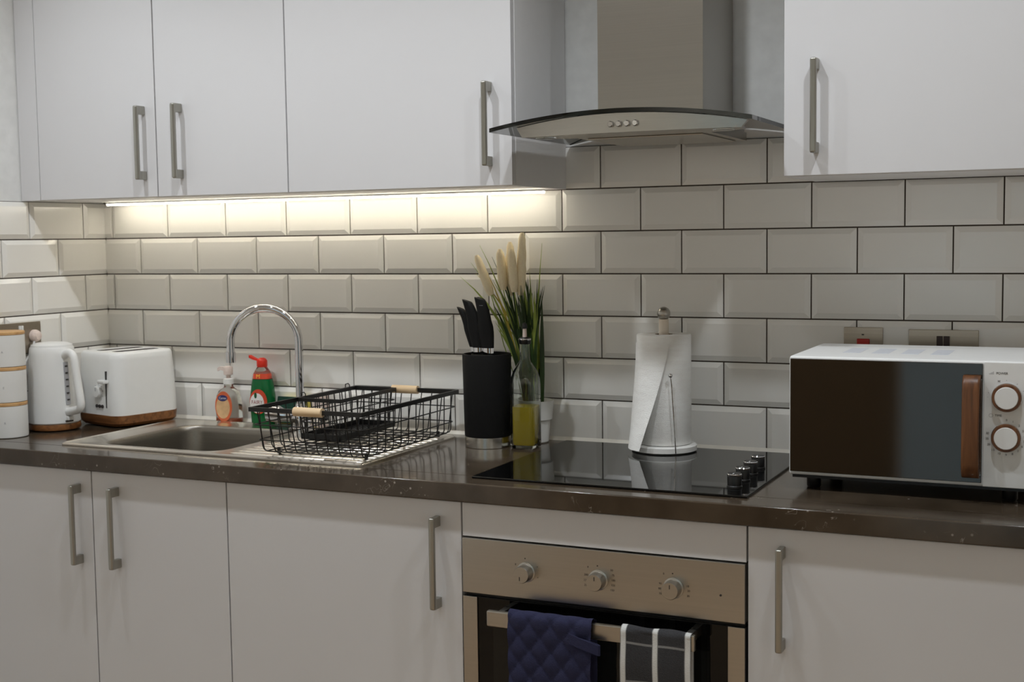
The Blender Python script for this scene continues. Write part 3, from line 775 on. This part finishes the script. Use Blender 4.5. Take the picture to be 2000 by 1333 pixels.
# ------------------------------------------------------------------ sockets
def plate(name, label, x0, x1, z0, z1, ysurf):
    t = thing(name, label, 'socket', ((x0+x1)/2, ysurf, z0))
    part('plate', B().box(x0, ysurf-.005, z0, x1, ysurf, z1, .0012), 'plate', t)
    return t
t = plate('cooker_switch', 'square steel wall switch with red rocker above the microwave', .684, .769, 1.118, 1.203, -TT)
part('rocker', B().box(.713, -TT-.009, 1.148, .741, -TT-.005, 1.178, .002), 'rocker', t)
part('neon', B().box(.7235, -TT-.0062, 1.1855, .7285, -TT-.005, 1.1885), 'ink', t)
t = plate('double_socket', 'double steel wall socket with dark switches above the microwave', .824, .969, 1.115, 1.2005, -TT)
for i in range(2):
    x = .883 + i*.0145
    part('rocker', B().box(x, -TT-.009, 1.165, x+.0125, -TT-.005, 1.187, .001), 'darkplastic', t)
    cxs = (.852, .941)[i]
    part('pin_holes', B().box(cxs-.003, -TT-.0056, 1.155, cxs+.003, -TT-.005, 1.165).box(cxs-.014, -TT-.0056, 1.135, cxs-.007, -TT-.005, 1.140).box(cxs+.007, -TT-.0056, 1.135, cxs+.014, -TT-.005, 1.140), 'blackplastic', t)
xs_ = XL+TT
t = thing('double_socket', 'double steel wall socket on the left wall behind the canisters, with a plug in it', 'socket', (xs_, -.35, 1.117))
part('plate', B().box(xs_, -.423, 1.117, xs_+.005, -.277, 1.2015, .0012), 'plate', t)
for i in range(2): part('rocker', B().box(xs_+.005, -.357+i*.0085, 1.178, xs_+.009, -.350+i*.0085, 1.193, .001), 'white', t)
t = thing('mains_plug', 'white mains plug pushed into the socket on the left wall', 'plug', (xs_+.005, -.305, 1.15))
part('plug_body', B().lathe([(.017, .0005), (.017, .008), (.015, .014), (.010, .020), (0, .022)], (xs_+.005, -.304, 1.163), 26, axis='x'), 'spongep', t)
part('cable', B().tube(sm([(xs_+.014, -.310, 1.150), (xs_+.014, -.325, 1.12), (xs_+.010, -.370, 1.05), (xs_+.008, -.382, .96), (xs_+.006, -.384, .9145)], 5), .003, 8), 'white', t)

# ------------------------------------------------------------------ knife block and knives
nx, ny = -.138, -.152
t = thing('knife_block', 'round black knife block with steel band at its foot', 'knife block', (nx, ny, ZW))
part('steel_band', B().lathe([(.0545, 0), (.0555, .001), (.0555, .026)], seg=48), 'bandsteel', t, local=True)
part('body', B().lathe([(.0555, .0262), (.056, .030), (.0592, .222), (.0585, .2245), (.055, .225), (.054, .214), (0, .214)], seg=48), 'black', t, local=True)
def knife(bx, by, bz, tx_, tz, wd, lab, ty_=0):
    t = thing('kitchen_knife', lab, 'knife', (bx, by, bz), group='knives in the block')
    dx_, dz_ = tx_-bx, tz-bz
    L = []; n = 9
    for k in range(n+1):
        q = k/n
        cx_ = dx_*(q + .35*q*(q-1)) ; z = .014 + (dz_-.014)*q
        w_ = wd*(.86 + .30*math.sin(PI*min(1, q*1.15))*(.6 if q > .5 else 1) - .10*q)
        off = -.004*max(0, q-.75)*4
        L.append([(cx_+off+w_/2*math.cos(2*PI*i/14)*(1 if math.cos(2*PI*i/14) > 0 else 1.05), ty_*q+.009*math.sin(2*PI*i/14), z + (.004*math.cos(2*PI*i/14) if q == 1 else 0)*-1) for i in range(14)])
    part('handle', B().loft(L), 'black', t, local=True, ang=60)
    part('bolster', B().loft([[(wd*.40*math.cos(2*PI*i/14), .0075*math.sin(2*PI*i/14), -.002) for i in range(14)], [(dx_*.02+wd*.43*math.cos(2*PI*i/14), .0085*math.sin(2*PI*i/14), .0142) for i in range(14)]]), 'chrome', t, local=True)
    part('blade', B().box(-wd*.35, -.001, -.150, wd*.35, .001, -.0022), 'steel', t, local=True)
kz = ZW+.2265
knife(-.168, -.158, kz, -.199, 1.243, .026, 'short black-handled knife leaning out of the block rim')
knife(-.150, -.172, kz, -.174, 1.262, .034, 'black-handled knife between the short knife and the widest handle')
knife(-.141, -.130, kz, -.157, 1.266, .026, 'black-handled knife half hidden behind the others in the block')
knife(-.122, -.178, kz, -.137, 1.268, .037, 'wide black-handled knife with a faint light mark near its top')
text('handle_mark', '-----', .006, (-.133, -.1885, 1.253), 'inkgrey', [o for o in COL.objects if o.name.startswith('kitchen_knife') and abs(o.location.x+.122) < 1e-4][0])

# ------------------------------------------------------------------ oil bottle
t = thing('oil_bottle', 'square glass oil bottle with pourer, half full of yellow oil', 'bottle', (-.0415, -.141, ZW), math.radians(4))
def sq(w_, r, z): return at_z(rrect(0, 0, w_, w_, r, 5), z)
outer = [sq(.056, .012, .0), sq(.061, .012, .003), sq(.062, .012, .012), sq(.062, .012, .150), sq(.060, .014, .168), sq(.054, .018, .184), sq(.042, .018, .196), sq(.030, .0148, .206), sq(.026, .0128, .214), sq(.025, .0124, .250)]
inner = [sq(.021, .0104, .250), sq(.022, .0108, .214), sq(.026, .0128, .205), sq(.038, .017, .194), sq(.050, .017, .181), sq(.055, .012, .166), sq(.056, .011, .150), sq(.056, .011, .012), sq(.053, .011, .008)]
part('glass', B().loft(outer+inner), 'glass', t, local=True, ang=50)
part('oil', B().loft([sq(.0525, .0105, .0085), sq(.0555, .0107, .0125), sq(.0555, .0107, .100)]), 'oil', t, local=True)
p_ = part('pourer', B().lathe([(.0135, .249), (.0148, .251), (.0148, .262), (.0125, .265), (.006, .266)], seg=24), 'blackplastic', t, local=True)
part('pourer_ring', B().lathe([(.0150, .2585), (.0156, .260), (.0150, .2625)], seg=24, cap0=False, cap1=False), 'chrome', p_, local=True)
part('spout', B().cyl((0, 0, .2655), (0, 0, .286), .0052, .0045, 14), 'spongep', t, local=True)
part('spout_cap', B().lathe([(.0062, .286), (.0068, .290), (.005, .298), (0, .300)], seg=16), 'blackplastic', t, local=True)

# ------------------------------------------------------------------ potted grass
gx, gy = -.055, -.0575
t = thing('potted_grass', 'artificial green grass with cream plumes in a white stepped pot', 'plant', (gx, gy, ZW))
part('pot', B().lathe([(.031, 0), (.034, .003), (.0385, .055), (.0435, .058), (.0465, .098), (.0475, .104), (.0440, .104), (.042, .092), (0, .090)], seg=40), 'ceramic', t, local=True)
part('soil', B().lathe([(.0418, .0905), (.03, .094), (0, .095)], seg=24), 'soil', t, local=True)
def leaf(tip, m, wd, bend=0, b0=None):
    x0 = b0 if b0 else (random.uniform(-.024, .024), random.uniform(-.02, .02), .093)
    tip = Vector((tip[0]-gx, tip[1]-gy, tip[2]-ZW)); p0 = Vector(x0); n = 7
    mid = p0*.5 + tip*.5 + Vector((-(tip.x-p0.x)*.28, -(tip.y-p0.y)*.2, abs(tip.x-p0.x)*.30+bend))
    b = B(); up, lo = [], []
    side = (tip-p0).cross(Vector((random.uniform(-.5, .5), -1, 0))).normalized()
    nor = side.cross((tip-p0).normalized())
    L = []
    for k in range(n+1):
        q = k/n; c = (1-q)**2*p0 + 2*q*(1-q)*mid + q*q*tip
        h = wd/2*(min(1, .55+q*1.6) if q < .4 else max(.04, 1-((q-.4)/.6)**1.7))
        L.append([c-side*h, c+nor*.0004+side*0, c+side*h, c-nor*(.0006+h*.15)])
    part('leaf', b.loft(L), m, t, local=True, ang=80)
tips = [((-.247, -.075, 1.318), 'leafl', .008), ((-.213, -.080, 1.352), 'leafl', .007), ((-.186, -.085, 1.395), 'leafl', .008), ((-.160, -.07, 1.366), 'leafd', .008),
        ((-.023, -.075, 1.398), 'leafl', .006), ((-.028, -.05, 1.295), 'leafd', .008), ((-.034, -.08, 1.312), 'leafd', .008), ((-.130, -.08, 1.335), 'leafd', .010),
        ((-.110, -.085, 1.350), 'leafd', .010), ((-.092, -.07, 1.365), 'leafl', .009), ((-.050, -.09, 1.33), 'leafl', .009), ((-.170, -.08, 1.33), 'leafy', .009),
        ((-.205, -.07, 1.325), 'leafy', .007), ((-.150, -.09, 1.31), 'leafl', .009)]
for a in tips: leaf(*a)
for i in range(46):
    x = random.uniform(-.150, -.025); z = 1.325 - 1.2*abs(x+.080) + random.uniform(-.07, .03)
    leaf((x, random.uniform(-.10, -.04), z), random.choice(['leafd', 'leafd', 'leafl']), random.uniform(.009, .013))
for i, (bx, bz_, tx_, tz) in enumerate(((-.156, 1.272, -.193, 1.370), (-.124, 1.285, -.131, 1.385), (-.106, 1.290, -.111, 1.402), (-.092, 1.280, -.098, 1.385), (-.083, 1.272, -.0745, 1.424), (-.114, 1.27, -.120, 1.372))):
    y = (-.085, -.082, -.066, -.088, -.072, -.058)[i]
    A, E_ = Vector((bx, y, bz_)), Vector((tx_, y-.004, tz)); b = B(); n = 10
    pl = thing_part = B().tube([tuple(Vector((gx+.3*(bx-gx), gy, ZW+.094))), tuple(Vector((gx+.75*(bx-gx), (gy+y)/2, 1.15))), tuple(A)], .0012, 6)
    st = part('plume_stem', pl, 'leafl', t)
    pts = [tuple(A + (E_-A)*(k/n)) for k in range(n+1)]
    rad = [.0118*(.55, .85, 1, 1, 1, .98, .95, .90, .84, .72, .35)[k]*random.uniform(.93, 1.07) for k in range(n+1)]
    part('plume', b.tube(pts, .01, 12, radii=rad), 'spike', st)

# ------------------------------------------------------------------ paper towel
hx, hy, hz = .290, -.094, ZW+.0052
t = thing('paper_towel_holder', 'white paper towel holder with wooden post and steel ball standing on the hob', 'paper towel holder', (hx, hy, hz))
part('base', B().lathe([(.071, 0), (.0755, .003), (.0755, .014), (.072, .017), (0, .018)], seg=48), 'ceramic', t, local=True)
part('post', B().lathe([(.0115, .0182), (.0115, .305)], seg=24), 'limedwood', t, local=True)
part('finial', B().sphere((0, 0, .318), .0155, seg=24), 'steel', t, local=True)
ta = part('tension_arm', B().tube([(.047, -.060, .004), (.046, -.0635, .05), (.040, -.0665, .16), (.038, -.0675, .178)], .0013, 8), 'chrome', t, local=True)
part('tension_ball', B().sphere((.038, -.0685, .182), .0052, seg=14), 'chrome', ta, local=True)
r = thing('paper_towel_roll', 'white paper towel roll on the wooden post with a loose sheet hanging off', 'paper towel', (hx, hy, hz+.0185))
rr, rh = .0625, .252
b = B().lathe([(.021, 0), (rr-.001, 0), (rr, .002), (rr, rh-.002), (rr-.001, rh), (.021, rh)], seg=64, cap0=False, cap1=False)
part('roll', b, 'paper', r, local=True, ang=60)
part('core', B().lathe([(.021, .0005), (.021, rh-.0005), (.019, rh-.0005), (.019, .0005)], seg=32, cap0=False, cap1=False), 'kraft', r, local=True)
def sheet(u_, v):
    # wraps the roll and flares away towards its lower free corner
    z0_ = rh-.018
    lo = .004
    a0, a1 = math.radians(205), math.radians(300)
    a = a0 + (a1-a0)*u_
    z = z0_ - (z0_-lo+.012)*v
    fl = v**1.4
    R_ = rr+.0018
    x, y = R_*math.cos(a), R_*math.sin(a)
    a = a0 + (a1-a0)*u_*(1-.36*v)
    x, y = R_*math.cos(a), R_*math.sin(a)
    x += -.026*fl*(.60+.25*u_) ; y += -.030*fl*(.45+.75*u_)
    return (x, y + .002*math.sin(9*v+4*u_)*v, z)
part('loose_sheet', B().grid(sheet, 26, 40, .0008), 'paper', r, local=True, ang=80)

# ------------------------------------------------------------------ microwave
MX0, MX1, MY0, MY1, MZ0, MZ1 = .657, 1.102, -.425, -.115, .940, 1.1745
t = thing('microwave', 'white microwave oven with smoked glass door, wooden handle and two ringed dials', 'microwave', ((MX0+MX1)/2, -.27, ZW))
part('body', B().box(MX0, MY0, MZ0, MX1, MY1, MZ1, .005, 3), 'whitematt', t)
part('underside', B().box(MX0+.006, MY0+.006, MZ0-.006, MX1-.006, MY1-.006, MZ0+.001), 'blackplastic', t)
for x in (MX0+.04, MX1-.04):
    for y in (MY0+.045, MY1-.04): part('foot', B().lathe([(.012, ZW), (.014, ZW+.003), (.014, MZ0-.0065)], (x, y, 0), 18), 'blackplastic', t)
dr = part('door', B().box(MX0+.003, MY0-.004, MZ0+.007, 1.0155, MY0+.001, MZ1-.005, .0012), 'mwglass', t)
hb = B()
def hsec(z, d): return [(x, y, z) for x, y in rrect(.9975, MY0-.004-d, .031, .011, .0045, 4)]
zz = [.9575, .9585, .962, .970, .985, 1.05, 1.12, 1.135, 1.143, 1.147, 1.148]
dd = [.006, .011, .017, .023, .0265, .0285, .0265, .023, .017, .011, .006]
hb.loft([hsec(z, d) for z, d in zip(zz, dd)])
hb.box(.985, MY0-.026, .972, 1.010, MY0-.0045, .984).box(.985, MY0-.026, 1.122, 1.010, MY0-.0045, 1.134)
part('handle', hb, 'darkwood', dr)
part('handle_trim', B().box(1.0128, MY0-.013, .962, 1.0142, MY0-.0045, 1.142), 'chrome', dr)
cp = part('control_panel', B().box(1.0175, MY0-.004, MZ0+.001, MX1-.0005, MY0+.001, MZ1-.002, .0015), 'white', t)
for kz_ in (1.1085, 1.0345):
    k = part('dial', B().lathe([(.0245, 0), (.0255, .001), (.0255, .012), (.0245, .0135)], (1.0575, MY0-.0042, kz_), 40, axis='y'), 'darkwood', t)
    part('dial_rim', B().lathe([(.0256, .0006), (.0263, .001), (.0263, .003), (.0256, .0034)], (1.0575, MY0-.0042, kz_), 40, False, False, axis='y'), 'chrome', k)
    part('dial_cap', B().lathe([(.0205, .0136), (.0205, .0145), (.0195, .0160), (0, .0160)], (1.0575, MY0-.0042, kz_), 40, axis='y'), 'white', k)
yp = MY0-.0043
text('power_word', 'POWER', .0058, (1.0385, yp, 1.1525), 'ink', cp, align='LEFT')
for i in range(4): part('power_bars', B().box(1.0265+i*.0022, yp-.0001, 1.1505, 1.0275+i*.0022, yp+.0001, 1.1520+i*.0012), 'inkgrey', cp)
text('time_word', 'TIME', .0058, (1.037, yp, 1.0745), 'ink', cp, align='LEFT')
part('clock_icon', B().lathe([(.0030, 0), (.0036, 0), (.0036, .0002), (.0030, .0002)], (1.0305, yp+.0002, 1.0745), 20, False, False, axis='y'), 'inkgrey', cp)
def ring_txt(items, cz, r0):
    for s, deg in items:
        a = math.radians(90-deg); text('dial_mark', s, .0055, (1.0565+r0*math.cos(a), yp, cz+r0*math.sin(a)), 'ink', cp)
ring_txt([('0', 2), ('1', 22), ('2', 45), ('3', 66), ('4', 84), ('5', 100), ('6', 118), ('7', 138), ('8', 158), ('9', 178), ('10', 200), ('15', 222), ('20', 244), ('25', 264), ('30', 282)], 1.0345, .0322)
ring_txt([('M', 336), ('-', 0), ('-', 35), ('-', 65), ('-', 90), ('-', 270), ('-', 285)], 1.1085, .0318)
for i in range(4):
    part('top_sticker', B().box(MX0+.085+i*.056, -.33, MZ1-.0002, MX0+.118+i*.056, -.22, MZ1+.0003), 'mwprint', t)
